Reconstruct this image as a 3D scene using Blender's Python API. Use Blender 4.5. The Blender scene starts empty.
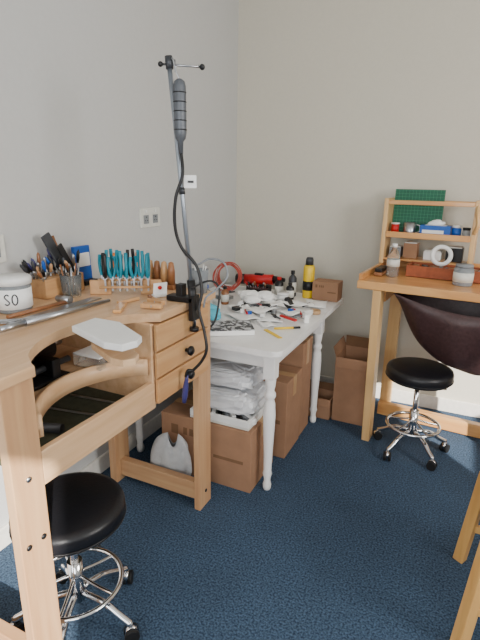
import bpy, bmesh, math, random
from mathutils import Vector, Matrix, Euler
random.seed(7)
D=bpy.data
# ---------------------------------------------------------------- materials
def newmat(name):
    m=D.materials.new(name); m.use_nodes=True
    nt=m.node_tree; b=nt.nodes['Principled BSDF']
    return m,nt,b
def srgb(c):
    return tuple(((x/255)/12.92 if x/255<=.04045 else ((x/255+.055)/1.055)**2.4) for x in c)+(1,)
def plain(name,c,rough=.5,metal=0,trans=0,ior=1.45,bump=0,bscale=40,vary=.06,coat=0):
    m,nt,b=newmat(name)
    b.inputs['Roughness'].default_value=rough; b.inputs['Metallic'].default_value=metal
    b.inputs['Transmission Weight'].default_value=trans; b.inputs['IOR'].default_value=ior
    b.inputs['Coat Weight'].default_value=coat
    tc=nt.nodes.new('ShaderNodeTexCoord'); n=nt.nodes.new('ShaderNodeTexNoise')
    n.inputs['Scale'].default_value=bscale; n.inputs['Detail'].default_value=4
    nt.links.new(tc.outputs['Object'],n.inputs['Vector'])
    r=nt.nodes.new('ShaderNodeValToRGB'); col=srgb(c)
    r.color_ramp.elements[0].position=.3; r.color_ramp.elements[1].position=.7
    r.color_ramp.elements[0].color=tuple(x*(1-vary) for x in col[:3])+(1,)
    r.color_ramp.elements[1].color=tuple(min(1,x*(1+vary)) for x in col[:3])+(1,)
    nt.links.new(n.outputs['Fac'],r.inputs['Fac']); nt.links.new(r.outputs['Color'],b.inputs['Base Color'])
    if bump:
        bp=nt.nodes.new('ShaderNodeBump'); bp.inputs['Strength'].default_value=bump; bp.inputs['Distance'].default_value=.004
        nt.links.new(n.outputs['Fac'],bp.inputs['Height']); nt.links.new(bp.outputs['Normal'],b.inputs['Normal'])
    return m
def wood(name,c1,c2,axis='y',rough=.45,scale=1.0,coat=.1):
    m,nt,b=newmat(name)
    b.inputs['Roughness'].default_value=rough; b.inputs['Coat Weight'].default_value=coat
    tc=nt.nodes.new('ShaderNodeTexCoord'); mp=nt.nodes.new('ShaderNodeMapping')
    s=[28,28,28]; s['xyz'.index(axis)]=2.0
    mp.inputs['Scale'].default_value=[q*scale for q in s]
    n=nt.nodes.new('ShaderNodeTexNoise'); n.inputs['Scale'].default_value=1.0; n.inputs['Detail'].default_value=6; n.inputs['Distortion'].default_value=.6
    r=nt.nodes.new('ShaderNodeValToRGB'); r.color_ramp.elements[0].position=.3; r.color_ramp.elements[1].position=.72
    r.color_ramp.elements[0].color=srgb(c1); r.color_ramp.elements[1].color=srgb(c2)
    nt.links.new(tc.outputs['Object'],mp.inputs['Vector']); nt.links.new(mp.outputs['Vector'],n.inputs['Vector'])
    nt.links.new(n.outputs['Fac'],r.inputs['Fac']); nt.links.new(r.outputs['Color'],b.inputs['Base Color'])
    return m
WALL=plain('wall_paint',(196,196,194),.9,bump=.05,bscale=60,vary=.015)
WALLB=plain('back_wall_paint',(205,200,186),.9,bump=.05,bscale=60,vary=.015)
TRIM=plain('trim_paint',(225,222,214),.5)
CEIL=plain('ceiling_paint',(235,233,228),.9)
BEECH=wood('beech_y',(202,160,118),(222,186,146),'y')
BEECHZ=wood('beech_z',(184,138,98),(204,164,122),'z')
BEECHX=wood('beech_x',(184,138,98),(204,164,122),'x')
BEECHD=wood('beech_drawer',(188,138,90),(208,164,114),'y')
PINE=wood('pine_varnished_x',(196,134,76),(226,174,110),'x',.3,.7,.4)
PINEL=wood('pine_leg_z',(204,160,104),(228,190,134),'z',.4,.7)
CHAIRW=wood('chair_wood_z',(204,152,84),(228,182,112),'z',.35)
BROWNW=wood('brown_wood_z',(120,76,44),(160,106,66),'z')
WHITEP=plain('white_gloss_paint',(240,239,237),.35,vary=.02)
WHITE=plain('white_plastic',(232,232,230),.4,vary=.02)
PAPER=plain('paper_white',(246,246,244),.8,vary=.02)
BLACK=plain('black_plastic',(22,22,24),.4)
RUBBER=plain('black_rubber',(16,16,17),.65)
LEATH=plain('black_vinyl',(22,22,26),.38,bump=.15,bscale=120)
SKIN=plain('dark_leather',(66,46,46),.45,bump=.3,bscale=60,vary=.25)
CHROME=plain('chrome',(220,220,222),.12,1,vary=.02)
STEEL=plain('steel',(176,178,182),.3,1,vary=.1)
POLE=plain('zinc_plated_tube',(160,168,178),.35,.7,vary=.02)
MOTOR=plain('grey_motor_housing',(92,96,102),.45,.3)
DSTEEL=plain('dark_metal',(70,72,76),.45,.5)
CARD=plain('cardboard',(158,120,92),.85,vary=.08,bscale=14)
CARDD=plain('cardboard_inner',(122,90,64),.9,vary=.08,bscale=14)
CARDL=plain('cardboard_tape',(182,146,106),.4)
TEAL=plain('teal_grip',(20,130,150),.45); ORANGE=plain('orange_grip',(226,120,40),.45)
YELL=plain('yellow_plastic',(235,196,30),.4); RED=plain('red_plastic',(190,28,30),.4)
PINK=plain('copper_red_wire',(176,72,60),.35,.3)
BLUE=plain('blue_plastic',(20,84,170),.4); DBLUE=plain('dark_blue_plastic',(60,56,110),.4); CYAN=plain('cyan_cloth',(90,190,215),.8)
GLEATH=plain('apron_skin_leather',(72,76,62),.7,vary=.2)
GREY=plain('grey_plastic',(130,134,138),.5); LABEL=plain('label_paper',(215,214,206),.7)
TERRA=plain('terracotta_tray',(150,78,46),.6,vary=.2)
BAG=plain('polythene_white',(222,223,226),.25,trans=.1,vary=.04)
BAGG=plain('polythene_grey',(206,209,212),.25,trans=.2,vary=.06)
CLEAR=plain('clear_plastic',(235,242,245),.05,trans=.92,ior=1.2,vary=.01)
SMOKE=plain('frosted_plastic',(190,196,200),.2,trans=.6,ior=1.2)
m,nt,b=newmat('blue_carpet'); CARPET=m
b.inputs['Roughness'].default_value=1.0
tc=nt.nodes.new('ShaderNodeTexCoord')
n=nt.nodes.new('ShaderNodeTexNoise'); n.inputs['Scale'].default_value=130; n.inputs['Detail'].default_value=3
n2=nt.nodes.new('ShaderNodeTexNoise'); n2.inputs['Scale'].default_value=5; n2.inputs['Detail'].default_value=5
r=nt.nodes.new('ShaderNodeValToRGB'); r.color_ramp.elements[0].position=.35; r.color_ramp.elements[1].position=.68
r.color_ramp.elements[0].color=srgb((27,46,68)); r.color_ramp.elements[1].color=srgb((76,100,126))
mx=nt.nodes.new('ShaderNodeMixRGB'); mx.blend_type='MULTIPLY'; mx.inputs['Fac'].default_value=.35
r2=nt.nodes.new('ShaderNodeValToRGB'); r2.color_ramp.elements[0].color=(.6,.6,.6,1); r2.color_ramp.elements[0].position=.35; r2.color_ramp.elements[1].position=.65
for a,bb in ((tc.outputs['Object'],n.inputs['Vector']),(tc.outputs['Object'],n2.inputs['Vector']),(n.outputs['Fac'],r.inputs['Fac']),(n2.outputs['Fac'],r2.inputs['Fac']),(r.outputs['Color'],mx.inputs['Color1']),(r2.outputs['Color'],mx.inputs['Color2']),(mx.outputs['Color'],b.inputs['Base Color'])): nt.links.new(a,bb)
bp=nt.nodes.new('ShaderNodeBump'); bp.inputs['Strength'].default_value=.6; bp.inputs['Distance'].default_value=.006
nt.links.new(n.outputs['Fac'],bp.inputs['Height']); nt.links.new(bp.outputs['Normal'],b.inputs['Normal'])
m,nt,b=newmat('printed_cover'); PRINT=m
b.inputs['Roughness'].default_value=.4
tc=nt.nodes.new('ShaderNodeTexCoord'); v=nt.nodes.new('ShaderNodeTexVoronoi'); v.inputs['Scale'].default_value=70
r=nt.nodes.new('ShaderNodeValToRGB'); r.color_ramp.interpolation='CONSTANT'
r.color_ramp.elements[0].color=srgb((50,54,60)); r.color_ramp.elements[1].position=.55; r.color_ramp.elements[1].color=srgb((200,203,206))
nt.links.new(tc.outputs['Object'],v.inputs['Vector']); nt.links.new(v.outputs['Color'],r.inputs['Fac']); nt.links.new(r.outputs['Color'],b.inputs['Base Color'])
m,nt,b=newmat('cutting_mat_grid'); MAT=m
b.inputs['Roughness'].default_value=.6
tc=nt.nodes.new('ShaderNodeTexCoord'); br=nt.nodes.new('ShaderNodeTexBrick'); mp=nt.nodes.new('ShaderNodeMapping'); mp.inputs['Rotation'].default_value=(math.pi/2,0,0)
br.offset=0; br.inputs['Scale'].default_value=40; br.inputs['Brick Width'].default_value=.8; br.inputs['Row Height'].default_value=.8; br.inputs['Mortar Size'].default_value=.03
br.inputs['Color1'].default_value=srgb((14,92,66)); br.inputs['Color2'].default_value=srgb((16,86,64)); br.inputs['Mortar'].default_value=srgb((70,140,105))
nt.links.new(tc.outputs['Object'],mp.inputs['Vector']); nt.links.new(mp.outputs['Vector'],br.inputs['Vector']); nt.links.new(br.outputs['Color'],b.inputs['Base Color'])

# ---------------------------------------------------------------- builder
def smooth_path(P,n=6,closed=False):
    P=[Vector(p) for p in P]; out=[]; N=len(P)
    rng=range(N if closed else N-1)
    for i in rng:
        if closed: a,b_,c,d=P[i-1],P[i],P[(i+1)%N],P[(i+2)%N]
        else: a,b_,c,d=P[max(i-1,0)],P[i],P[i+1],P[min(i+2,N-1)]
        for k in range(n):
            t=k/n
            out.append(.5*((2*b_)+(c-a)*t+(2*a-5*b_+4*c-d)*t*t+(3*b_-a-3*c+d)*t**3))
    if not closed: out.append(P[-1])
    return out
class B:
    def __init__(s,name,M=None):
        s.name=name; s.bm=bmesh.new(); s.mats=[]; s.M=M or Matrix.Identity(4)
    def _add(s,bm,mat,smooth=False,M=None):
        if mat not in s.mats: s.mats.append(mat)
        i=s.mats.index(mat)
        if M is not None: bmesh.ops.transform(bm,matrix=M,verts=bm.verts)
        bmesh.ops.recalc_face_normals(bm,faces=bm.faces)
        for f in bm.faces: f.material_index=i; f.smooth=smooth
        me=D.meshes.new('t'); bm.to_mesh(me); bm.free(); s.bm.from_mesh(me); D.meshes.remove(me)
    def box(s,c,size,mat,rot=(0,0,0),bev=.003):
        bm=bmesh.new(); bmesh.ops.create_cube(bm,size=1)
        bmesh.ops.scale(bm,vec=size,verts=bm.verts)
        bev=min(bev,min(size)*.3)
        if bev>0: bmesh.ops.bevel(bm,geom=bm.edges[:],offset=bev,segments=2,affect='EDGES',profile=.5)
        s._add(bm,mat,False,Matrix.Translation(c)@Euler(rot).to_matrix().to_4x4())
    def bx(s,x0,x1,y0,y1,z0,z1,mat,bev=.003):
        s.box(((x0+x1)/2,(y0+y1)/2,(z0+z1)/2),(x1-x0,y1-y0,z1-z0),mat,bev=bev)
    def cyl(s,p0,p1,r,mat,r2=None,seg=20,smooth=True):
        p0=Vector(p0);p1=Vector(p1); d=p1-p0; r2=r if r2 is None else r2
        bm=bmesh.new(); bmesh.ops.create_cone(bm,cap_ends=True,segments=seg,radius1=r,radius2=r2,depth=d.length)
        q=Vector((0,0,1)).rotation_difference(d.normalized()).to_matrix().to_4x4()
        s._add(bm,mat,False,Matrix.Translation((p0+p1)/2)@q)
        if smooth:
            s.bm.faces.ensure_lookup_table()
            for f in s.bm.faces[-(seg+2):]:
                if len(f.verts)==4: f.smooth=True
    def beam(s,p0,p1,w,h,mat,up=(0,0,1),bev=.003):
        p0=Vector(p0);p1=Vector(p1);d=(p1-p0); z=d.normalized(); x=Vector(up).cross(z)
        if x.length<1e-3: x=Vector((1,0,0))
        x.normalize(); y=z.cross(x)
        R=Matrix((x,y,z)).transposed().to_4x4()
        bm=bmesh.new(); bmesh.ops.create_cube(bm,size=1); bmesh.ops.scale(bm,vec=(w,h,d.length),verts=bm.verts)
        if bev: bmesh.ops.bevel(bm,geom=bm.edges[:],offset=min(bev,w*.3,h*.3),segments=2,affect='EDGES',profile=.5)
        s._add(bm,mat,False,Matrix.Translation((p0+p1)/2)@R)
    def lathe(s,prof,loc,mat,rot=(0,0,0),seg=28,axis=None):
        bm=bmesh.new(); rings=[]
        for r,z in prof:
            if r<1e-5: rings.append([bm.verts.new((0,0,z))])
            else: rings.append([bm.verts.new((r*math.cos(2*math.pi*k/seg),r*math.sin(2*math.pi*k/seg),z)) for k in range(seg)])
        for a,b_ in zip(rings,rings[1:]):
            for k in range(seg):
                k2=(k+1)%seg
                if len(a)==1 and len(b_)==1: continue
                if len(a)==1: bm.faces.new((a[0],b_[k2],b_[k]))
                elif len(b_)==1: bm.faces.new((a[k],a[k2],b_[0]))
                else: bm.faces.new((a[k],a[k2],b_[k2],b_[k]))
        if axis is not None: R=Vector((0,0,1)).rotation_difference(Vector(axis).normalized()).to_matrix().to_4x4()
        else: R=Euler(rot).to_matrix().to_4x4()
        s._add(bm,mat,True,Matrix.Translation(loc)@R)
    def tube(s,P,r,mat,closed=False,n=6,seg=8):
        P=smooth_path(P,n,closed) if n else [Vector(p) for p in P]
        bm=bmesh.new(); rings=[]; N=len(P); px=None
        for i,p in enumerate(P):
            a=P[i-1] if (i>0 or closed) else P[i]; c=P[(i+1)%N] if (i<N-1 or closed) else P[i]
            t=(c-a).normalized()
            if px is None: px=t.orthogonal().normalized()
            px=(px-t*px.dot(t)).normalized(); py=t.cross(px)
            rings.append([bm.verts.new(p+(px*math.cos(2*math.pi*k/seg)+py*math.sin(2*math.pi*k/seg))*r) for k in range(seg)])
        for i in range(N if closed else N-1):
            a=rings[i]; c=rings[(i+1)%N]
            for k in range(seg): bm.faces.new((a[k],a[(k+1)%seg],c[(k+1)%seg],c[k]))
        if not closed: bm.faces.new(rings[0][::-1]); bm.faces.new(rings[-1])
        s._add(bm,mat,True)
    def ring(s,c,R,r,mat,axis=(0,0,1),n=32,seg=8):
        q=Vector((0,0,1)).rotation_difference(Vector(axis).normalized())
        s.tube([Vector(c)+q@Vector((R*math.cos(2*math.pi*k/n),R*math.sin(2*math.pi*k/n),0)) for k in range(n)],r,mat,True,0,seg)
    def prism(s,poly,h0,h1,mat,plane='xy',bev=0):
        bm=bmesh.new()
        mk={'xy':lambda a,b_,h:(a,b_,h),'xz':lambda a,b_,h:(a,h,b_),'yz':lambda a,b_,h:(h,a,b_)}[plane]
        lo=[bm.verts.new(mk(a,b_,h0)) for a,b_ in poly]; hi=[bm.verts.new(mk(a,b_,h1)) for a,b_ in poly]
        f1=bm.faces.new(lo[::-1]); f2=bm.faces.new(hi); N=len(poly)
        for i in range(N): bm.faces.new((lo[i],lo[(i+1)%N],hi[(i+1)%N],hi[i]))
        if bev: bmesh.ops.bevel(bm,geom=list(set(list(f1.edges)+list(f2.edges))),offset=bev,segments=2,affect='EDGES',profile=.5)
        s._add(bm,mat)
    def ball(s,c,r,mat,seg=16):
        bm=bmesh.new(); bmesh.ops.create_uvsphere(bm,u_segments=seg,v_segments=seg//2,radius=1)
        rr=r if isinstance(r,tuple) else (r,r,r)
        bmesh.ops.scale(bm,vec=rr,verts=bm.verts); s._add(bm,mat,True,Matrix.Translation(c))
    def grid(s,fn,nu,nv,mat,thick=0,smooth=True):
        bm=bmesh.new(); V=[[bm.verts.new(fn(i/nu,j/nv)) for j in range(nv+1)] for i in range(nu+1)]
        for i in range(nu):
            for j in range(nv): bm.faces.new((V[i][j],V[i+1][j],V[i+1][j+1],V[i][j+1]))
        if thick: bmesh.ops.recalc_face_normals(bm,faces=bm.faces); bmesh.ops.solidify(bm,geom=bm.faces[:],thickness=thick)
        s._add(bm,mat,smooth)
    def crumple(s,c,size,mat,seed=0,amp=.25,sub=3,boxy=.0,fr=1.0,smooth=False):
        rnd=random.Random(seed); bm=bmesh.new(); bmesh.ops.create_icosphere(bm,subdivisions=sub,radius=1)
        ph=[(Vector((rnd.uniform(-1,1),rnd.uniform(-1,1),rnd.uniform(-1,1))).normalized()*rnd.uniform(2,9)*fr,rnd.uniform(0,6)) for _ in range(12)]
        W=sum(1/(a.length**.8) for a,p in ph)
        for v in bm.verts:
            d=v.co.normalized(); k=sum(abs(math.sin(d.dot(a)+p))/(a.length**.8) for a,p in ph)/W
            m_=max(abs(d.x),abs(d.y),abs(d.z)); e=d.lerp(d/m_*.9,boxy)
            v.co=e*(1+amp*3*(k-.62))
            if v.co.z<-.6: v.co.z=-.6
        bmesh.ops.scale(bm,vec=(size[0]/2,size[1]/2,size[2]/1.6),verts=bm.verts)
        s._add(bm,mat,smooth,Matrix.Translation((c[0],c[1],c[2]+size[2]/1.6*.6)))
    def done(s):
        bmesh.ops.transform(s.bm,matrix=s.M,verts=s.bm.verts)
        xs=[v.co for v in s.bm.verts]
        o=Vector(((min(v.x for v in xs)+max(v.x for v in xs))/2,(min(v.y for v in xs)+max(v.y for v in xs))/2,min(v.z for v in xs)))
        bmesh.ops.translate(s.bm,vec=-o,verts=s.bm.verts)
        me=D.meshes.new(s.name); s.bm.to_mesh(me); s.bm.free()
        for mm in s.mats: me.materials.append(mm)
        ob=D.objects.new(s.name,me); ob.location=o; bpy.context.scene.collection.objects.link(ob)
        return ob

# ---------------------------------------------------------------- room
XL,XR,YF,YB,ZC=-1.60,2.20,-1.60,3.30,2.95
T=.12
o=B('floor'); o.bx(XL-T,XR+T,YF-T,YB+T,-.1,0,CARPET,bev=0); o.done()
o=B('ceiling'); o.bx(XL-T,XR+T,YF-T,YB+T,ZC,ZC+.1,CEIL,bev=0); o.done()
o=B('wall_left'); o.bx(XL-T,XL,YF-T,YB+T,0,ZC,WALL,bev=0); o.done()
o=B('wall_back'); o.bx(XL,XR+T,YB,YB+T,0,ZC,WALLB,bev=0); o.done()
WY0,WY1,WZ0,WZ1=.45,1.65,1.30,2.40
o=B('wall_right')
o.bx(XR,XR+T,YF,WY0,0,ZC,WALL,bev=0); o.bx(XR,XR+T,WY1,YB,0,ZC,WALL,bev=0)
o.bx(XR,XR+T,WY0,WY1,0,WZ0,WALL,bev=0); o.bx(XR,XR+T,WY0,WY1,WZ1,ZC,WALL,bev=0); o.done()
o=B('window_1')
o.bx(XR+.02,XR+.08,WY0,WY0+.05,WZ0,WZ1,TRIM); o.bx(XR+.02,XR+.08,WY1-.05,WY1,WZ0,WZ1,TRIM)
o.bx(XR+.02,XR+.08,WY0+.05,WY1-.05,WZ0,WZ0+.05,TRIM); o.bx(XR+.02,XR+.08,WY0+.05,WY1-.05,WZ1-.05,WZ1,TRIM)
o.done()
o=B('wall_front'); FX0,FX1,FZ0,FZ1=-1.0,1.6,.95,2.45
o.bx(XL,FX0,YF-T,YF,0,ZC,WALL,bev=0); o.bx(FX1,XR+T,YF-T,YF,0,ZC,WALL,bev=0)
o.bx(FX0,FX1,YF-T,YF,0,FZ0,WALL,bev=0); o.bx(FX0,FX1,YF-T,YF,FZ1,ZC,WALL,bev=0); o.done()
o=B('window_2')
for x in (FX0,(FX0+FX1)/2-.025,FX1-.05): o.bx(x,x+.05,YF-.08,YF-.02,FZ0,FZ1,TRIM)
o.bx(FX0+.05,FX1-.05,YF-.075,YF-.025,FZ0,FZ0+.05,TRIM); o.bx(FX0+.05,FX1-.05,YF-.075,YF-.025,FZ1-.05,FZ1,TRIM); o.done()
def base(name,pts):
    o=B(name); o.bx(*pts,0,.095,TRIM,bev=.006); o.done()
base('baseboard_left',(XL,XL+.015,YF,YB)); base('baseboard_back',(XL+.015,XR,YB-.015,YB))
def socket(y,z):
    o=B('wall_socket')
    o.box((XL+.006,y,z),(.012,.18,.105),LABEL,bev=.004)
    for s in (-.042,.042):
        o.box((XL+.0125,y+s,z-.008),(.003,.046,.046),GREY,bev=.001)
        o.box((XL+.0145,y+s,z+.004),(.002,.004,.008),BLACK,bev=0)
        for q in (-.01,.01): o.box((XL+.0145,y+s+q,z-.014),(.002,.007,.004),BLACK,bev=0)
        o.box((XL+.0145,y+s,z+.035),(.005,.012,.016),WHITE,bev=.002)
    o.done()
socket(2.20,1.30); socket(1.17,1.24)

# ---------------------------------------------------------------- jewellers bench
BT=1.04
o=B('jewellers_workbench')
bx0,bx1,by0,by1=-1.575,-.955,.685,1.775
cy0,cy1,cd=.80,1.36,.17
poly=[(bx0,by0),(bx1,by0),(bx1,cy0)]
N=24
for k in range(1,N):
    t=k/N; poly.append((bx1-cd*(math.sin(math.pi*t)**.6),cy0+(cy1-cy0)*t))
poly+=[(bx1,cy1),(bx1,by1),(bx0,by1)]
o.prism(poly,BT-.032,BT,BEECH,bev=.004)
LEGS=((.70,.80),(1.645,1.75))
for ya,yb in LEGS:
    o.bx(-.998,-.966,ya,yb,0,BT-.033,BEECHZ)
    o.bx(-1.50,-1.455,ya,yb,0,BT-.033,BEECHZ)
    ym=(ya+yb)/2
    o.bx(-1.456,-.997,ym-.02,ym+.02,.03,.12,BEECHX)
    o.bx(-1.456,-.997,ym-.02,ym+.02,.80,1.0,BEECHX)
for zz,yy in ((.53,.725),(.53,.775),(.08,1.70),(.73,.75)):
    o.lathe([(0,0),(.009,0),(.008,.004),(0,.006)],(-.967,yy,zz),BLACK if zz<.6 else STEEL,axis=(1,0,0),seg=12)
o.bx(-.990,-.968,.801,1.330,.68,.785,BEECH)
o.bx(-1.50,-1.48,.801,1.644,.60,1.0,BEECH)
o.bx(-1.48,-.991,.801,1.330,.690,.705,GLEATH,bev=0)
poly=[(-1.48,.801),(-.975,.801),(-.975,.81)]
lip=[(-.985-.15*(math.sin(math.pi*k/20)**.65 if 0<k<20 else 0),.81+.505*k/20) for k in range(21)]
poly+=lip+[(-.975,1.316),(-1.48,1.316)]
o.prism(poly,.847,.863,BEECH,bev=.002)
def lipfn(u,v):
    k=u*20; i=min(int(k),19); f=k-i; a=lip[i]; c=lip[i+1]
    return (a[0]+(c[0]-a[0])*f,a[1]+(c[1]-a[1])*f,.818+.062*v)
o.grid(lipfn,60,1,BEECH,thick=.016)
o.bx(-1.45,-.970,1.318,1.336,.69,1.007,BEECH)
o.bx(-1.45,-.970,1.336,1.644,.69,.702,BEECH)
for z0,z1 in ((.700,.795),(.803,.898),(.906,1.003)): o.bx(-.965,-.950,1.326,1.706,z0,z1,BEECHD,bev=.004)
o.bx(-1.40,-.966,1.34,1.64,.705,1.0,BEECHX)
for zz in (.752,.852): 
    o.lathe([(0,.0),(.008,0),(.008,.012),(.019,.018),(.020,.027),(.012,.034),(0,.035)],(-.951,1.52,zz),BLACK,axis=(1,0,0))
o.done()
o=B('bench_pin')
o.prism([(-1.02,1.075),(-.88,1.00),(-.835,1.00),(-.815,1.03),(-.83,1.065),(-.97,1.15),(-1.02,1.15)],.985,1.006,BEECH,bev=.002)
o.prism([(-1.07,1.05),(-.88,.975),(-.82,.98),(-.805,1.03),(-.82,1.07),(-.97,1.155),(-1.07,1.155)],BT+.001,BT+.022,WHITE,bev=.003)
o.bx(-1.02,-.95,1.08,1.13,1.0055,BT+.002,BEECH,bev=.001)
o.done()
o=B('bench_vise')
z=.864
o.box((-1.20,1.00,z+.006),(.11,.20,.012),BLACK); o.box((-1.19,.94,z+.04),(.08,.035,.065),BLACK,bev=.006); o.box((-1.19,1.05,z+.04),(.08,.035,.065),BLACK,bev=.006)
o.cyl((-1.19,.87,z+.04),(-1.19,1.14,z+.04),.011,DSTEEL); o.cyl((-1.23,.875,z+.04),(-1.15,.875,z+.04),.005,STEEL)
o.done()
o=B('small_polishing_motor')
o.cyl((-1.33,.93,z+.05),(-1.33,1.18,z+.05),.045,BLACK); o.box((-1.33,1.06,z+.01),(.09,.2,.02),BLACK); o.cyl((-1.33,1.18,z+.05),(-1.33,1.24,z+.05),.012,STEEL); o.done()
o=B('clear_parts_box'); o.bx(-1.20,-1.08,1.17,1.29,z,z+.04,CLEAR); o.bx(-1.20,-1.08,1.17,1.29,z+.041,z+.048,WHITE); o.done()
o=B('sandpaper_roll'); o.cyl((-1.38,.90,.723),(-1.10,1.0,.723),.016,DSTEEL); o.cyl((-1.385,.898,.723),(-1.381,.90,.723),.010,BROWNW); o.done()
o=B('piercing_saw'); zz=.712
o.tube([(-1.30,1.10,zz),(-1.05,1.15,zz),(-1.03,1.24,zz),(-1.28,1.22,zz)],.004,STEEL,False,5); o.cyl((-1.40,1.09,zz+.006),(-1.30,1.10,zz+.006),.012,BEECHD); o.done()

z=BT+.001
o=B('storage_jar')
c=(-1.44,1.15,z); o.lathe([(0,0),(.056,0),(.060,.004),(.062,.095),(.058,.100),(0,.100)],c,SMOKE)
o.lathe([(.0615,.015),(.0628,.015),(.0628,.085),(.0615,.085)],c,PAPER)
o.lathe([(0,.099),(.066,.099),(.066,.120),(.062,.125),(0,.125)],c,WHITE)
for i,(a0,lt) in enumerate(((-1.02,'S'),(-.62,'O'))):
    def pt(u,v): 
        a=a0+u; return (c[0]+.0635*math.cos(a),c[1]+.0635*math.sin(a),z+v-.004)
    if lt=='O': o.tube([pt(.14*math.cos(t*math.pi/6),.055+.018*math.sin(t*math.pi/6)) for t in range(12)],.0024,DSTEEL,True,2,5)
    else: o.tube([pt(.12,.070),pt(0,.074),pt(-.12,.065),pt(0,.055),pt(.12,.045),pt(0,.037),pt(-.12,.041)],.0024,DSTEEL,False,4,5)
o.done()
def handtool(o,base,tip,mh,mb,rh=.006,rb=.002):
    b0=Vector(base);t=Vector(tip);m=b0+(t-b0)*.5
    o.cyl(b0,m,rb,mb,seg=8); o.lathe([(0,0),(rh*.7,0),(rh,.02),(rh*.9,(t-m).length*.8),(0,(t-m).length)],m,mh,axis=tuple(t-m),seg=10)
for i,(cx,cy) in enumerate(((-1.51,1.36),(-1.51,1.48))):
    o=B('wooden_tool_block')
    o.box((cx,cy,z+.038),(.10,.09,.076),BEECHD)
    mats=[BLACK,DSTEEL,BLUE,STEEL,BROWNW,BLACK,STEEL,DBLUE,BEECHZ,BLACK]
    for k in range(19):
        dx=random.uniform(-.038,.038);dy=random.uniform(-.035,.035)
        handtool(o,(cx+dx,cy+dy,z+.06),(cx+dx*1.4+random.uniform(-.01,.02),cy+dy*1.3-.035+random.uniform(-.03,.03),z+random.uniform(.11,.19)),mats[k%10],STEEL,.007,.003)
    if i==1:
        o.beam((cx,cy+.01,z+.06),(cx-.03,cy-.07,z+.24),.045,.010,DSTEEL,up=(1,0,0)); o.beam((cx-.02,cy+.02,z+.06),(cx-.035,cy-.03,z+.23),.02,.008,BROWNW,up=(1,0,0)); o.beam((cx+.03,cy+.02,z+.06),(cx+.02,cy-.05,z+.20),.03,.008,BLACK,up=(1,0,0))
    o.done()
o=B('clear_storage_cup'); o.lathe([(0,0),(.036,0),(.042,.09),(.040,.09),(.034,.004),(0,.004)],(-1.42,1.41,z),CLEAR)
for k in range(8): o.cyl((-1.42+.015*math.cos(k*.8),1.41+.015*math.sin(k*.8),z+.006),(-1.42+.035*math.cos(k*.8),1.41+.035*math.sin(k*.8),z+.11+.01*(k%3)),.003,[BLACK,STEEL,BROWNW][k%3],seg=8)
o.done()
o=B('blue_tool_pack'); o.box((-1.555,1.62,z+.085),(.02,.095,.17),BLUE,rot=(0,-.05,0)); o.box((-1.543,1.62,z+.11),(.008,.07,.06),WHITE,rot=(0,-.05,0)); o.box((-1.535,1.62,z+.01),(.06,.08,.02),BLACK); o.done()
o=B('pliers_rack')
P0=Vector((-1.34,1.49,z)); P1=Vector((-1.165,1.60,z)); dv=(P1-P0).normalized(); nv=Vector((dv.y,-dv.x,0))
for p in (P0,P1):
    o.beam(p,p+Vector((0,0,.06)),.012,.085,BEECHD,up=dv)
for h,off in ((.035,.030),(.06,0),(.035,-.030)):
    o.cyl(P0+nv*off+Vector((0,0,h)),P1+nv*off+Vector((0,0,h)),.005,BEECHD,seg=10)
cols=[TEAL,BLACK,TEAL,TEAL,ORANGE,TEAL,TEAL,TEAL,BLACK,TEAL,ORANGE,TEAL,TEAL,TEAL]
n=14
for k in range(n):
    rowoff=nv*(.022 if k%2 else -.014)
    p=P0+(P1-P0)*((k+.7)/(n+.4))+rowoff; q=p+Vector((0,0,.072)); cm=cols[k]
    o.beam(q,q+Vector((0,0,-.055)),.009,.008,STEEL,up=dv,bev=.001)
    o.cyl(q-nv*.009,q+nv*.009,.008,STEEL,seg=12)
    tw=(dv*math.cos(k*1.1)*.8+nv).normalized()
    for sg in (-1,1):
        l_=tw*sg
        o.tube([q+l_*.003,q+l_*.015+Vector((0,0,.022)),q+l_*.020+Vector((0,0,.055)),q+l_*.015+Vector((0,0,.088+.012*(k%3)))],.0068,cm if k!=4 or sg>0 else YELL,False,4,8)
o.done()
o=B('ring_mandrel')
o.cyl((-1.24,1.02,z+.014),(-1.22,1.40,z+.008),.013,STEEL,r2=.006); o.cyl((-1.245,.93,z+.014),(-1.24,1.02,z+.014),.010,STEEL); o.done()
o=B('steel_ruler'); o.box((-1.30,1.22,z+.003),(.04,.42,.006),STEEL,rot=(0,0,.02),bev=.001); o.done()
o=B('bench_hammer')
o.cyl((-1.355,1.05,z+.009),(-1.345,1.30,z+.009),.008,BROWNW,r2=.007); o.cyl((-1.39,1.31,z+.015),(-1.33,1.31,z+.015),.014,STEEL); o.ball((-1.39,1.31,z+.015),.014,STEEL); o.done()
o=B('needle_file_set')
for k in range(9):
    o.cyl((-1.50+.012*k,.88+.012*k,z+.004+.003*(k%2)),(-1.36+.012*k,.93+.022*k,z+.004+.003*(k%2)),.0032,STEEL if k%3 else BLACK,seg=8)
o.done()
o=B('ring_clamp')
for (x,y,a) in ((-1.02,1.40,.2),(-1.04,1.46,-.3)):
    M=Matrix.Translation((x,y,z+.012))@Matrix.Rotation(a,4,'Z')
    for s in (-1,1): 
        p=M@Vector((-.04,s*.012,0)); q=M@Vector((.04,s*.004,0)); o.beam(p,q,.012,.018,BEECHD)
    o.cyl(M@Vector((0,-.014,0)),M@Vector((0,.014,0)),.006,STEEL,seg=10)
o.done()
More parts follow.
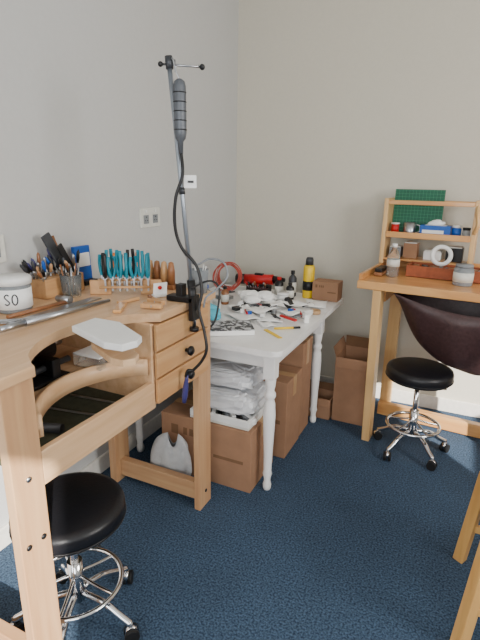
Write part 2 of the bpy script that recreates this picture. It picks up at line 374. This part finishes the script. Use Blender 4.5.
o=B('wooden_offcut'); o.box((-1.12,1.34,z+.006),(.03,.12,.012),PINE,rot=(0,0,.5)); o.box((-1.16,1.44,z+.006),(.02,.10,.012),BEECHD,rot=(0,0,-.2)); o.box((-1.09,1.50,z+.008),(.015,.09,.014),BROWNW,rot=(0,0,.9)); o.done()
o=B('plastic_beaker'); o.lathe([(0,0),(.030,0),(.038,.10),(.036,.10),(.028,.004),(0,.004)],(-1.00,1.72,z),SMOKE)
for k in range(4): o.cyl((-1.00,1.72,z+.01),(-1.0+.03*math.cos(k*1.5),1.72+.03*math.sin(k*1.5),z+.115),.0025,WHITE,seg=8)
o.done()
o=B('wooden_mandrel_stand')
o.box((-1.20,1.72,z+.01),(.16,.05,.02),BROWNW)
for k in range(4): o.lathe([(0,0),(.017,0),(.016,.06),(.011,.095),(0,.10)],(-1.255+.037*k,1.72,z+.02),BROWNW if k%2 else BEECHD,seg=14)
o.done()

# ------- flexible shaft machine with stand
o=B('flexible_shaft_machine')
px,py=-.932,1.555
ir=Vector((.905,.426,0)); fw=Vector((.426,-.905,0)); c0=Vector((px,py,0))
def Q(a,h,f=0): return c0+ir*a+fw*f+Vector((0,0,h))
o.box((-.985,py,BT+.013),(.12,.05,.022),BLACK)
o.box((px,py,BT-.02),(.022,.05,.10),BLACK); o.cyl((px,py,BT-.10),(px,py,BT-.02),.008,STEEL,seg=10); o.cyl((px,py,BT-.115),(px,py,BT-.10),.018,BLACK)
o.box((-.99,py,BT+.045),(.03,.035,.05),BLACK)
lean=-.075; ztop=1.885
def PL(h,a=0,f=0): return Q(lean*(h-1.0)/(ztop-1.0)+a,h,f)
o.cyl(PL(1.0),PL(ztop),.0085,POLE); o.cyl(PL(1.01),PL(1.13),.016,BLACK); o.cyl(PL(1.45),PL(1.475),.0115,DSTEEL)
o.cyl(PL(ztop-.02),PL(ztop+.02),.013,DSTEEL)
o.cyl(PL(ztop-.005,-.025),PL(ztop-.012,.11),.004,STEEL,seg=10); o.ball(PL(ztop-.012,.112),.010,BLACK); o.ball(PL(ztop-.005,-.03),.009,BLACK)
o.cyl(PL(ztop-.03,.02),PL(ztop+.01,.02),.003,STEEL,seg=8)
mc=PL(1.72,.022,.012)
o.tube([PL(ztop,.004),PL(ztop+.012,.014,.008),PL(ztop-.02,.02,.012),(mc.x,mc.y,1.83)],.003,STEEL)
o.lathe([(0,1.835),(.008,1.833),(.018,1.825),(.022,1.81),(.022,1.66),(.018,1.64),(.010,1.63),(.008,1.59),(0,1.59)],(mc.x,mc.y,0),MOTOR)
for k in range(5): o.ring((mc.x,mc.y,1.79-.03*k),.0220,.0018,BLACK)
o.box(PL(1.495,.035,.012),(.045,.004,.045),PAPER,rot=(0,0,.5)); o.box(PL(1.495,.037,.018),(.022,.003,.008),BLACK,rot=(0,0,.5),bev=0)
o.cyl(PL(1.51,.0,.01),PL(1.51,.03,.012),.002,BLACK,seg=6)
o.tube([(mc.x,mc.y,1.60),PL(1.52,.012,.03),PL(1.44,-.02,.035),PL(1.34,-.035,.03),PL(1.26,-.02,.025),PL(1.19,.03,.03),Q(.035,1.10,.045),Q(.025,1.03,.06),Q(.045,.95,.075),Q(.055,.88,.09),Q(.035,.83,.09),Q(.0,.79,.09)],.006,BLACK,False,8,10)
o.tube([PL(1.40,-.03,.02),PL(1.28,-.035,-.01),Q(0,1.19,-.02),Q(.06,1.21,-.02),Q(.115,1.20,0),Q(.13,1.15,.02),Q(.09,1.10,.02),Q(.05,1.07,.03),Q(.04,1.03,.03)],.0042,GREY,False,8,8)
o.tube([Q(-.01,1.10,.02),Q(.06,1.13,.01),Q(.10,1.10,.02),Q(.09,1.0,.05),Q(.07,.96,.06)],.004,BLACK,False,8,8)
o.lathe([(0,0),(.008,0),(.012,.03),(.011,.07),(.007,.10),(.006,.12),(0,.12)],Q(-.035,.655,.09),DBLUE,axis=(.1,.05,1))
o.tube([Q(-.025,.765,.09),Q(-.018,.79,.09),Q(0,.79,.09)],.007,BLACK)
o.done()
o=B('price_tag_card'); o.box((-1.10,1.57,z+.034),(.004,.06,.05),PAPER,rot=(0,.15,-.5),bev=0); o.box((-1.105,1.57,z+.006),(.03,.06,.012),WHITE,rot=(0,0,-.5)); o.cyl((-1.100,1.565,z+.04),(-1.094,1.562,z+.04),.008,RED); o.done()

# ---------------------------------------------------------------- white table
TT=.78
o=B('farmhouse_table')
tx0,tx1,ty0,ty1=-1.570,-.670,1.84,3.02
def rr(x0,x1,y0,y1,r,n=6):
    P=[]
    for cx,cy,a0 in ((x1-r,y0+r,-90),(x1-r,y1-r,0),(x0+r,y1-r,90),(x0+r,y0+r,180)):
        for k in range(n+1):
            a=math.radians(a0+90*k/n); P.append((cx+r*math.cos(a),cy+r*math.sin(a)))
    return P
o.prism(rr(tx0,tx1,ty0,ty1,.04),TT-.028,TT,WHITEP,bev=.006)
lx=(-1.535,-.75); ly=(1.945,2.73)
o.bx(lx[0],lx[1],ly[0]-.012,ly[0]+.012,TT-.12,TT-.029,WHITEP); o.bx(lx[0],lx[1],ly[1]-.012,ly[1]+.012,TT-.12,TT-.029,WHITEP)
for x in lx: o.bx(x-.012,x+.012,ly[0],ly[1],TT-.12,TT-.029,WHITEP)
prof=[(0,0),(.016,0),(.020,.01),(.022,.03),(.016,.05),(.018,.07),(.024,.09),(.020,.11),(.022,.20),(.028,.34),(.030,.42),(.026,.48),(.020,.50),(.028,.515),(.028,.53),(.019,.545),(.024,.57),(.027,.60),(.022,.615),(.0,.615)]
for x in lx:
    for y in ly:
        o.lathe(prof,(x,y,0),WHITEP,seg=20); o.box((x,y,.68),(.058,.058,.142),WHITEP)
o.done()
z=TT+.001
o=B('red_wire_coil')
for k in range(8): o.ring((-1.40+random.uniform(-.015,.015),2.78+random.uniform(-.015,.015),z+.100+.003*k),.092-.005*(k%4),.0028,PINK,axis=(.6+.08*k,-.75,.25),n=40,seg=6)
o.done()
o=B('electric_rotary_tool')
o.cyl((-1.34,2.92,z+.075),(-1.14,2.94,z+.085),.034,RED); o.cyl((-1.14,2.94,z+.085),(-1.06,2.945,z+.09),.028,BLACK,r2=.012); o.cyl((-1.40,2.915,z+.072),(-1.34,2.92,z+.075),.035,BLACK); o.box((-1.24,2.93,z+.022),(.16,.07,.044),BLACK); o.box((-1.24,2.93,z+.115),(.06,.03,.014),BLACK); o.done()
o=B('spray_can')
c=(-.885,2.91,z); o.lathe([(0,0),(.035,0),(.036,.006),(.036,.195),(.030,.21),(.018,.215),(0,.215)],c,YELL); o.lathe([(.0362,.05),(.0366,.05),(.0366,.11),(.0362,.11)],c,BLACK)
o.lathe([(0,.213),(.025,.213),(.025,.245),(.021,.26),(0,.261)],c,DSTEEL); o.done()
def carton(name,x0,x1,y0,y1,z0,h,flaps=None,t=.006,mat=CARD,tape=True):
    o=B(name)
    if flaps is None:
        o.bx(x0,x1,y0,y1,z0,z0+h,mat,bev=.003)
        if tape:
            o.bx(x0-.0015,x1+.0015,(y0+y1)/2-.025,(y0+y1)/2+.025,z0+h*.75,z0+h+.0015,CARDL,bev=0)
        o.bx(x0+(x1-x0)*.12,x0+(x1-x0)*.2,y0-.001,y0,z0+h*.68,z0+h*.84,CARDD,bev=0)
        for q in (.26,.33,.40): o.bx(x0+(x1-x0)*q,x0+(x1-x0)*(q+.045),y0-.001,y0,z0+h*.70,z0+h*.82,CARDD,bev=0)
        o.bx(x0+(x1-x0)*.6,x0+(x1-x0)*.92,y0-.0015,y0,z0+h*.45,z0+h*.50,CARDD,bev=0)
    else:
        o.bx(x0,x1,y0,y1,z0,z0+t,mat,0)
        o.bx(x0,x0+t,y0,y1,z0,z0+h,mat,0);o.bx(x1-t,x1,y0,y1,z0,z0+h,mat,0)
        o.bx(x0+t,x1-t,y0,y0+t,z0,z0+h,mat,0);o.bx(x0+t,x1-t,y1-t,y1,z0,z0+h,mat,0)
        fl=flaps; z1=z0+h
        o.grid(lambda u,v:(x0+(x1-x0)*u,y0-fl*.12*v,z1-fl*.9*v),1,1,mat,.004,False)
        o.grid(lambda u,v:(x0+(x1-x0)*u,y1+fl*.1*v,z1+fl*v),1,1,CARDD,.004,False)
        o.grid(lambda u,v:(x0-fl*.3*v,y0+(y1-y0)*u,z1+fl*.9*v),1,1,mat,.004,False)
    return o
o=carton('small_cardboard_box',-.845,-.680,2.865,2.985,z,.12,tape=False); o.done()
def bottle(name,x,y,r,h,mb,mc,z=z):
    o=B(name); o.lathe([(0,0),(r*.95,0),(r,.004),(r,h*.68),(r*.8,h*.76),(r*.38,h*.82),(r*.38,h*.86),(0,h*.86)],(x,y,z),mb,seg=18); o.lathe([(0,0),(r*.5,0),(r*.5,h*.14),(0,h*.14)],(x,y,z+h*.85),mc,seg=14)
    o.lathe([(r*1.005,h*.15),(r*1.02,h*.15),(r*1.02,h*.55),(r*1.005,h*.55)],(x,y,z),LABEL,seg=18); o.done()
bottle('chemical_bottle',-1.33,2.36,.028,.14,SMOKE,BLUE); bottle('chemical_bottle',-1.40,2.42,.026,.15,BLACK,BLACK); bottle('chemical_bottle',-1.28,2.50,.024,.11,BROWNW,BLACK)
bottle('chemical_bottle',-1.06,2.84,.028,.13,BLACK,RED); bottle('chemical_bottle',-.99,2.90,.026,.17,DSTEEL,BLACK); bottle('chemical_bottle',-.97,2.80,.026,.11,BLACK,BLACK); bottle('chemical_bottle',-1.46,2.55,.03,.16,DSTEEL,BLACK)
o=B('tool_caddy'); o.bx(-1.26,-1.12,2.76,2.83,z,z+.05,BLACK); 
for k in range(8): handtool(o,(-1.25+.016*k,2.795,z+.04),(-1.27+.020*k,2.78+random.uniform(-.02,.02),z+random.uniform(.07,.10)),[RED,BLACK,STEEL,BROWNW][k%4],STEEL)
o.done()
o=B('desk_stapler'); o.box((-.90,2.60,z+.01),(.035,.13,.02),BLACK,rot=(0,0,.6)); o.box((-.90,2.60,z+.036),(.03,.12,.018),BLACK,rot=(.12,0,.6)); o.ball((-.92,2.62,z+.044),(.02,.03,.015),BLACK); o.done()
o=B('magazine')
o.box((-1.02,2.02,z+.014),(.17,.25,.024),PAPER,rot=(0,0,-1.0),bev=.001); o.box((-1.02,2.02,z+.0275),(.172,.252,.002),PRINT,rot=(0,0,-1.0),bev=0); o.done()
def sheet(c,w,l,a,mat,curl=.006,sd=0):
    o=B('paper_sheet'); R=Matrix.Rotation(a,3,'Z'); r=random.Random(sd); p=r.uniform(0,6)
    o.grid(lambda u,v: Vector(c)+R@Vector(((u-.5)*w,(v-.5)*l,.002+curl*(1+math.sin(5*u+p)*math.cos(4*v+p)))),10,10,mat,.001); o.done()
for k,(x,y,w_,l_,a,h_) in enumerate(((-.92,2.34,.15,.20,.3,.001),(-.83,2.46,.12,.15,-.4,.014),(-1.05,2.28,.14,.19,1.0,.004),(-1.32,2.05,.21,.15,.2,.001),(-.78,2.74,.13,.18,.2,.001),(-1.0,2.42,.13,.18,-.3,.018),(-1.12,2.40,.12,.15,.8,.010),(-.88,2.20,.07,.10,.8,.001),(-.86,2.58,.10,.14,1.1,.030),(-.95,2.50,.09,.12,.6,.034))):
    sheet((x,y,z+h_),w_,l_,a,PAPER,.007,k)
o=B('crumpled_tissue_pile')
for k,(x,y,w_) in enumerate(((-1.14,2.56,.13),(-1.06,2.60,.12),(-1.10,2.50,.10),(-1.0,2.56,.09),(-1.18,2.64,.11),(-1.05,2.70,.10))): o.crumple((x,y,z+.03 if k<3 else z+.001),(w_,w_*.9,w_*.45),PAPER,3+k,.2,3)
o.done()
o=B('folded_cloth'); o.crumple((-1.27,2.24,z),(.15,.17,.06),CYAN,5,.2,3); o.crumple((-1.19,2.17,z+.003),(.11,.10,.05),CYAN,6,.2,3); o.done()
o=B('white_tub'); o.lathe([(0,0),(.032,0),(.035,.05),(0,.052)],(-.98,2.70,z),WHITE); o.lathe([(0,.05),(.037,.05),(.037,.062),(0,.063)],(-.98,2.70,z),WHITE); o.done()
o=B('yellow_ruler'); o.box((-.80,2.08,z+.002),(.02,.15,.003),YELL,rot=(0,0,.9),bev=0); o.done()
o=B('craft_knife'); o.box((-.80,2.30,z+.026),(.018,.12,.012),RED,rot=(0,0,1.1)); o.box((-.735,2.333,z+.026),(.01,.03,.002),STEEL,rot=(0,0,1.1),bev=0); o.done()
o=B('marker_pen'); o.cyl((-.82,2.15,z+.006),(-.74,2.21,z+.006),.006,YELL,seg=12); o.cyl((-.74,2.21,z+.006),(-.71,2.232,z+.006),.0062,BLACK,seg=12); o.done()
o=B('masking_tape_roll'); o.lathe([(.02,0),(.034,0),(.034,.02),(.02,.02),(.02,0)],(-.73,2.55,z),CARDL); o.done()
o=B('small_parts_clutter')
rnd=random.Random(11); cl=[BLACK,STEEL,WHITE,RED,BLUE,LABEL,GREY,YELL,PAPER,DSTEEL,WHITE,PAPER]
for k in range(60):
    x=rnd.uniform(-1.5,-.72); y=rnd.uniform(2.0,2.74)
    if x>-1.25 and y<2.2: y+=.3
    L=rnd.uniform(.02,.055)
    if k%3==0: a=rnd.uniform(0,3); o.cyl((x,y,z+.020),(x+L*math.cos(a)*1.6,y+L*math.sin(a)*1.6,z+.026),.005,cl[k%12],seg=8)
    else: o.box((x,y,z+.022),(L,L*rnd.uniform(.3,.8),.044 if k%4==0 else .02),cl[rnd.randrange(12)],rot=(0,0,rnd.uniform(0,3)),bev=.002)
o.done()

# ---------------------------------------------------------------- under the table
carton('cardboard_box',-1.33,-.81,1.87,2.18,0,.335).done()
carton('cardboard_box',-1.20,-.765,2.24,2.49,0,.46).done()
carton('cardboard_box',-1.15,-.77,2.51,2.69,0,.60).done()
carton('cardboard_box',-.90,-.66,2.80,2.96,0,.14,flaps=.05).done()
carton('cardboard_box',-.650,-.440,2.82,3.08,0,.44,flaps=.07).done()
o=B('packaged_parts_tray')
o.bx(-1.16,-.83,1.88,2.13,.337,.350,LABEL); o.bx(-1.16,-.83,1.88,1.895,.350,.385,WHITE); o.bx(-1.16,-.83,2.115,2.13,.350,.385,WHITE)
for x in (-1.16,-.845): o.bx(x,x+.015,1.895,2.115,.350,.385,WHITE)
for k in range(9): o.box((-1.12+.033*k,1.95,.366),(.022,.08,.03),[BLACK,GREY,PAPER][k%3],rot=(.1,0,.15*k))
o.done()
def folds(name,x0,x1,y0,y1,z0,h,mat,seed):
    o=B(name); r=random.Random(seed)
    W=[(r.uniform(4,13),r.uniform(4,13),r.uniform(0,6)) for _ in range(6)]
    def crease(u,v): return sum(abs(math.sin(a*u+b_*v+p)) for a,b_,p in W)/len(W)-.63
    def f(u,v):
        a=2*math.pi*u; ca,sa=math.cos(a),math.sin(a); lat=math.pi*(v-.5); cl_=math.cos(lat); sl=math.sin(lat)
        ex=lambda t,p:math.copysign(abs(t)**p,t)
        k=1+.35*crease(u*3,v*2)
        X=ex(ca,.45)*ex(cl_,.35); Y=ex(sa,.45)*ex(cl_,.35); Z_=ex(sl,.5)
        return ((x0+x1)/2+(x1-x0)/2*X*min(k,1.05),(y0+y1)/2+(y1-y0)/2*Y*min(k,1.05),max(z0,z0+h/2+h/2*Z_*k))
    o.grid(f,40,16,mat,0,False); o.done()
folds('folded_polythene_bag',-1.17,-.82,1.90,2.17,.388,.11,BAG,3)
folds('folded_polythene_bag',-1.19,-.84,1.92,2.18,.515,.09,BAG,5)
o=B('plastic_waste_bag')
r=random.Random(4); W=[(r.randrange(2,9),r.uniform(2,9),r.uniform(0,6)) for _ in range(7)]
def wb(u,v):
    a=2*math.pi*u; prof=[(.02,.0),(.095,.004),(.115,.06),(.110,.13),(.095,.18),(.075,.21),(.05,.235),(.03,.245)]
    t=v*7; i=min(int(t),6); f=t-i; R_=prof[i][0]*(1-f)+prof[i+1][0]*f; h=prof[i][1]*(1-f)+prof[i+1][1]*f
    k=sum(abs(math.sin(n_*a/2+m_*v+p)) for n_,m_,p in W)/len(W)
    R2=R_*(.70+.45*k)
    return (-1.235+R2*1.05*math.cos(a)+.03*v,1.79+R2*.56*math.sin(a),h*(1+.14*math.sin(a*2+1)))
o.grid(wb,44,20,BAGG,.002,False); o.done()

# ---------------------------------------------------------------- pine desk on right
MD=Matrix.Translation((-.515,2.61,0))@Matrix.Rotation(math.radians(-4.5),4,'Z')
DT=.985; W=1.25
o=B('pine_workbench_desk',MD)
o.prism([(0,0),(W,0),(W,.62),(0,.62)],DT-.045,DT,PINE,bev=.004)
o.bx(.0,.02,.02,.62,DT,DT+.035,PINE)
o.bx(.02,W,.60,.62,DT,DT+.06,PINE)
for x in (.115,W-.13):
    o.beam((x,.09,0),(x-.005,.045,DT-.045),.085,.045,PINEL,up=(1,0,0)); o.beam((x,.53,0),(x,.53,DT-.045),.045,.07,PINEL,up=(1,0,0))
    o.bx(x-.02,x+.02,.12,.50,DT-.13,DT-.05,PINE)
o.bx(.09,W-.09,.42,.465,.01,.095,PINE)
o.bx(.16,W-.16,.50,.53,DT-.13,DT-.05,PINE)
o.done()
o=B('leather_catch_skin',MD)
def skin(u,v):
    x=.20+.78*u; k=math.sin(math.pi*u)**.6 if 0<u<1 else 0
    dep=math.sin(math.pi*v)**.7 if 0<v<1 else 0
    pl=.016*math.sin(26*u+3*v)*dep*(1-v)
    return (x,.012+.36*v*(.55+.45*k)+.02*math.sin(9*u+2*v)*dep+pl, DT-.05-.07*math.sin(math.pi*u)*(1-v)-.39*k*dep+.014*math.sin(14*u+5*v)*dep)
o.grid(skin,60,30,SKIN,.003); o.done()
o=B('desk_shelf_unit',MD)
for x in (.0,.50): 
    o.bx(x,x+.025,.44,.597,DT+.036,DT+.43,PINEL)
o.bx(.026,.499,.44,.595,DT+.20,DT+.215,PINE); o.bx(.026,.499,.435,.445,DT+.20,DT+.235,PINE)
o.bx(.026,.499,.44,.452,DT+.395,DT+.42,PINE); o.bx(.026,.499,.585,.597,DT+.395,DT+.42,PINE)
o.bx(.026,.499,.44,.595,DT+.061,DT+.073,PINE)
o.tube([(.515,.44,DT+.25),(.53,.41,DT+.30),(.52,.42,DT+.36),(.515,.45,DT+.40)],.012,PINEL); o.done()
s1=DT+.216
o=B('cutting_mat',MD); o.box((.175,.572,s1+.134),(.29,.004,.265),MAT,rot=(-.04,0,0),bev=0); o.done()
o=B('tin_mug',MD); o.lathe([(0,0),(.034,0),(.036,.004),(.036,.072),(.033,.072),(.033,.006),(0,.006)],(.15,.51,s1),STEEL)
o.tube([(.184,.51,s1+.06),(.207,.51,s1+.055),(.207,.51,s1+.022),(.184,.51,s1+.014)],.004,STEEL); o.done()
o=B('wire_spool',MD); c=(.065,.50,s1)
o.lathe([(0,0),(.026,0),(.026,.006),(.016,.008),(.016,.06),(.026,.062),(.026,.068),(0,.068)],c,WHITE); o.lathe([(.0165,.01),(.023,.01),(.023,.058),(.0165,.058)],c,RED); o.done()
o=B('glove_box',MD); o.box((.30,.515,s1+.032),(.17,.09,.064),BLUE); o.box((.30,.515,s1+.0645),(.12,.06,.002),WHITE,bev=0); o.box((.29,.469,s1+.028),(.12,.002,.02),WHITE,bev=0); o.crumple((.30,.515,s1+.066),(.09,.05,.03),PAPER,9,.3,3); o.done()
o=B('small_glass_jar',MD); o.lathe([(0,0),(.026,0),(.026,.052),(.018,.056),(0,.056)],(.415,.51,s1),BLUE); o.lathe([(0,.056),(.024,.056),(.024,.07),(0,.07)],(.415,.51,s1),WHITE); o.done()
o=B('small_glass_jar',MD); o.lathe([(0,0),(.022,0),(.022,.042),(.016,.046),(0,.046)],(.468,.51,s1),SMOKE); o.lathe([(0,.046),(.022,.046),(.022,.06),(0,.06)],(.468,.51,s1),BLACK); o.done()
zd=DT+.001
s0=DT+.074
for x,w_,h_,mt in ((.08,.07,.06,GREY),(.17,.08,.09,CARD),(.30,.10,.05,WHITE),(.42,.09,.08,BLACK)):
    o=B('small_storage_box',MD); o.box((x,.53,s0+h_/2),(w_,.08,h_),mt); o.box((x,.53,s0+h_+.004),(w_*.9,.07,.008),LABEL); o.done()
o=B('water_bottle',MD)
c=(.135,.22,zd)
o.lathe([(0,0),(.030,0),(.034,.008),(.033,.03),(.035,.04),(.033,.055),(.035,.07),(.033,.09),(.035,.11),(.032,.125),(.017,.155),(.013,.16),(.013,.17),(0,.17)],c,CLEAR)
o.lathe([(.0355,.06),(.036,.06),(.036,.10),(.0355,.10)],c,LABEL); o.lathe([(0,.168),(.015,.168),(.015,.188),(0,.188)],c,WHITE); o.done()
o=B('wooden_storage_tray',MD)
o.bx(.20,.78,.27,.43,zd,zd+.01,TERRA); o.bx(.20,.78,.27,.28,zd,zd+.065,TERRA); o.bx(.20,.78,.42,.43,zd,zd+.065,TERRA)
for x in (.20,.39,.58,.77): o.bx(x,x+.01,.28,.42,zd,zd+.065,TERRA)
for k in range(10): o.box((.24+.05*k,.35,zd+.036),(.03,.05,.05),[BROWNW,BLACK,CARD,STEEL][k%4],rot=(0,0,.4*k))
o.done()
o=B('tape_roll',MD)
o.lathe([(.038,-.012),(.060,-.012),(.060,.012),(.038,.012),(.038,-.012)],(.37,.35,zd+.125),WHITE,axis=(0,-1,.15),seg=36); o.done()
o=B('screw_top_jar',MD); o.lathe([(0,0),(.048,0),(.050,.004),(.050,.085),(.042,.095),(0,.095)],(.51,.19,zd),SMOKE); o.lathe([(.0505,.02),(.051,.02),(.051,.07),(.0505,.07)],(.51,.19,zd),LABEL); o.lathe([(0,.095),(.044,.095),(.044,.11),(0,.11)],(.51,.19,zd),GREY); o.done()
o=B('wooden_hand_brush',MD); o.box((.065,.25,zd+.012),(.05,.16,.022),BROWNW,bev=.008); o.box((.065,.25,zd+.034),(.04,.14,.02),BLACK); o.done()

# ---------------------------------------------------------------- stools
def stool(x,y,h,rs,rb,a0):
    o=B('swivel_stool')
    o.lathe([(0,h-.08),(rs*.82,h-.08),(rs*.95,h-.07),(rs*1.0,h-.055),(rs*1.0,h-.022),(rs*.97,h-.008),(rs*.85,h),(0,h+.004)],(x,y,0),LEATH,seg=48)
    o.ring((x,y,h-.055),rs*1.0,.003,BLACK,n=48)
    o.ring((x,y,h-.012),rs*.94,.002,BLACK,n=48)
    o.cyl((x,y,h-.10),(x,y,h-.08),.07,BLACK); o.cyl((x,y,.12),(x,y,h-.09),.014,CHROME); o.cyl((x,y,.10),(x,y,.26),.025,CHROME)
    o.tube([(x+.02,y,h-.095),(x+.10,y-.02,h-.10),(x+.15,y-.03,h-.095)],.004,BLACK)
    R=rb*.72; zr=.17
    o.ring((x,y,zr),R,.009,CHROME,n=48,seg=10)
    for k in range(5):
        a=a0+k*2*math.pi/5; ca,sa=math.cos(a),math.sin(a)
        o.tube([(x+.02*ca,y+.02*sa,.13),(x+.10*ca,y+.10*sa,.12),(x+rb*.8*ca,y+rb*.8*sa,.085),(x+rb*ca,y+rb*sa,.065)],.012,CHROME,False,4,10)
        o.tube([(x+.02*ca,y+.02*sa,.20),(x+R*.6*ca,y+R*.6*sa,.18),(x+R*ca,y+R*sa,zr)],.006,CHROME,False,4,8)
        cx,cy=x+rb*ca,y+rb*sa
        o.cyl((cx,cy,.045),(cx,cy,.075),.006,STEEL,seg=10)
        b2=a+.7; dx,dy=-math.sin(b2),math.cos(b2)
        for sg in (-.013,.013): o.cyl((cx+dx*(sg-.007),cy+dy*(sg-.007),.0255),(cx+dx*(sg+.007),cy+dy*(sg+.007),.0255),.025,RUBBER,seg=20)
        o.cyl((cx-dx*.008,cy-dy*.008,.035),(cx+dx*.008,cy+dy*.008,.035),.022,CHROME,seg=16)
    o.done()
stool(-.14,2.66,.525,.178,.20,.4)
stool(-1.055,.955,.495,.178,.21,.1)

# ---------------------------------------------------------------- chair at right edge
o=B('wooden_chair')
L=[(.150,1.87),(.155,1.43),(.62,1.43),(.62,1.87)]
Tt=[(.190,1.85),(.195,1.46),(.59,1.46),(.59,1.85)]
for (a,b_) in zip(L,Tt): o.beam((a[0],a[1],0),(b_[0],b_[1],.44),.042,.042,CHAIRW)
def at(i,h): 
    f=h/.44; return (L[i][0]+(Tt[i][0]-L[i][0])*f,L[i][1]+(Tt[i][1]-L[i][1])*f,h)
for i,j,h in ((0,3,.17),(1,2,.17),(2,3,.20)): o.beam(at(i,h),at(j,h),.02,.03,CHAIRW)
o.prism(rr(.175,.61,1.435,1.88,.05),.441,.465,CHAIRW,bev=.006)
for y in (1.49,1.82): o.beam((.585,y,.466),(.66,y,.90),.03,.035,CHAIRW)
for h in (.62,.75,.87): o.beam((.585+.075*(h-.466)/.434,1.50,h),(.585+.075*(h-.466)/.434,1.81,h),.018,.05,CHAIRW,up=(1,0,0))
o.done()

# ---------------------------------------------------------------- light
w=D.worlds.new('sky'); bpy.context.scene.world=w; w.use_nodes=True
nt=w.node_tree; bg=nt.nodes['Background']; sk=nt.nodes.new('ShaderNodeTexSky'); sk.sky_type='HOSEK_WILKIE'; sk.turbidity=3
sk.sun_direction=Vector((.6,-.6,.4)).normalized()
nt.links.new(sk.outputs['Color'],bg.inputs['Color']); bg.inputs['Strength'].default_value=.6
def area(name,loc,rot,sx,sy,e,c):
    l=D.lights.new(name,'AREA'); l.shape='RECTANGLE'; l.size=sx; l.size_y=sy; l.energy=e; l.color=c
    ob=D.objects.new(name,l); ob.location=loc; ob.rotation_euler=rot; bpy.context.scene.collection.objects.link(ob)
area('window_daylight',(XR+.10,(WY0+WY1)/2,(WZ0+WZ1)/2),(0,math.radians(90),0),1.1,1.2,80,(1,.975,.94))
area('window_daylight',((FX0+FX1)/2,YF-.10,(FZ0+FZ1)/2),(math.radians(90),0,0),2.5,1.4,80,(.96,.98,1))
s=D.lights.new('sun','SUN'); s.energy=14; s.angle=.01; s.color=(1,.95,.87)
so=D.objects.new('sun',s); so.rotation_euler=Vector((-.6,.6,-.4)).to_track_quat('-Z','Y').to_euler(); so.location=(5,-2,4); bpy.context.scene.collection.objects.link(so)

# ---------------------------------------------------------------- camera
cam=D.cameras.new('camera'); co=D.objects.new('camera',cam); bpy.context.scene.collection.objects.link(co)
cam.sensor_fit='VERTICAL'; cam.sensor_height=36; cam.lens=475/640*36; cam.clip_start=.05
p,r_,yw=[math.radians(a) for a in (16.3,0.9,25.2)]
F=Vector((-math.sin(yw),math.cos(yw),0));R=Vector((math.cos(yw),math.sin(yw),0));Z=Vector((0,0,1))
F3=math.cos(p)*F-math.sin(p)*Z;U=math.sin(p)*F+math.cos(p)*Z
Rc=R*math.cos(r_)+U*math.sin(r_); Uc=-R*math.sin(r_)+U*math.cos(r_)
Mx=Matrix((Rc,Uc,-F3)).transposed().to_4x4(); Mx.translation=(0,0,1.5)
co.matrix_world=Mx
bpy.context.scene.camera=co
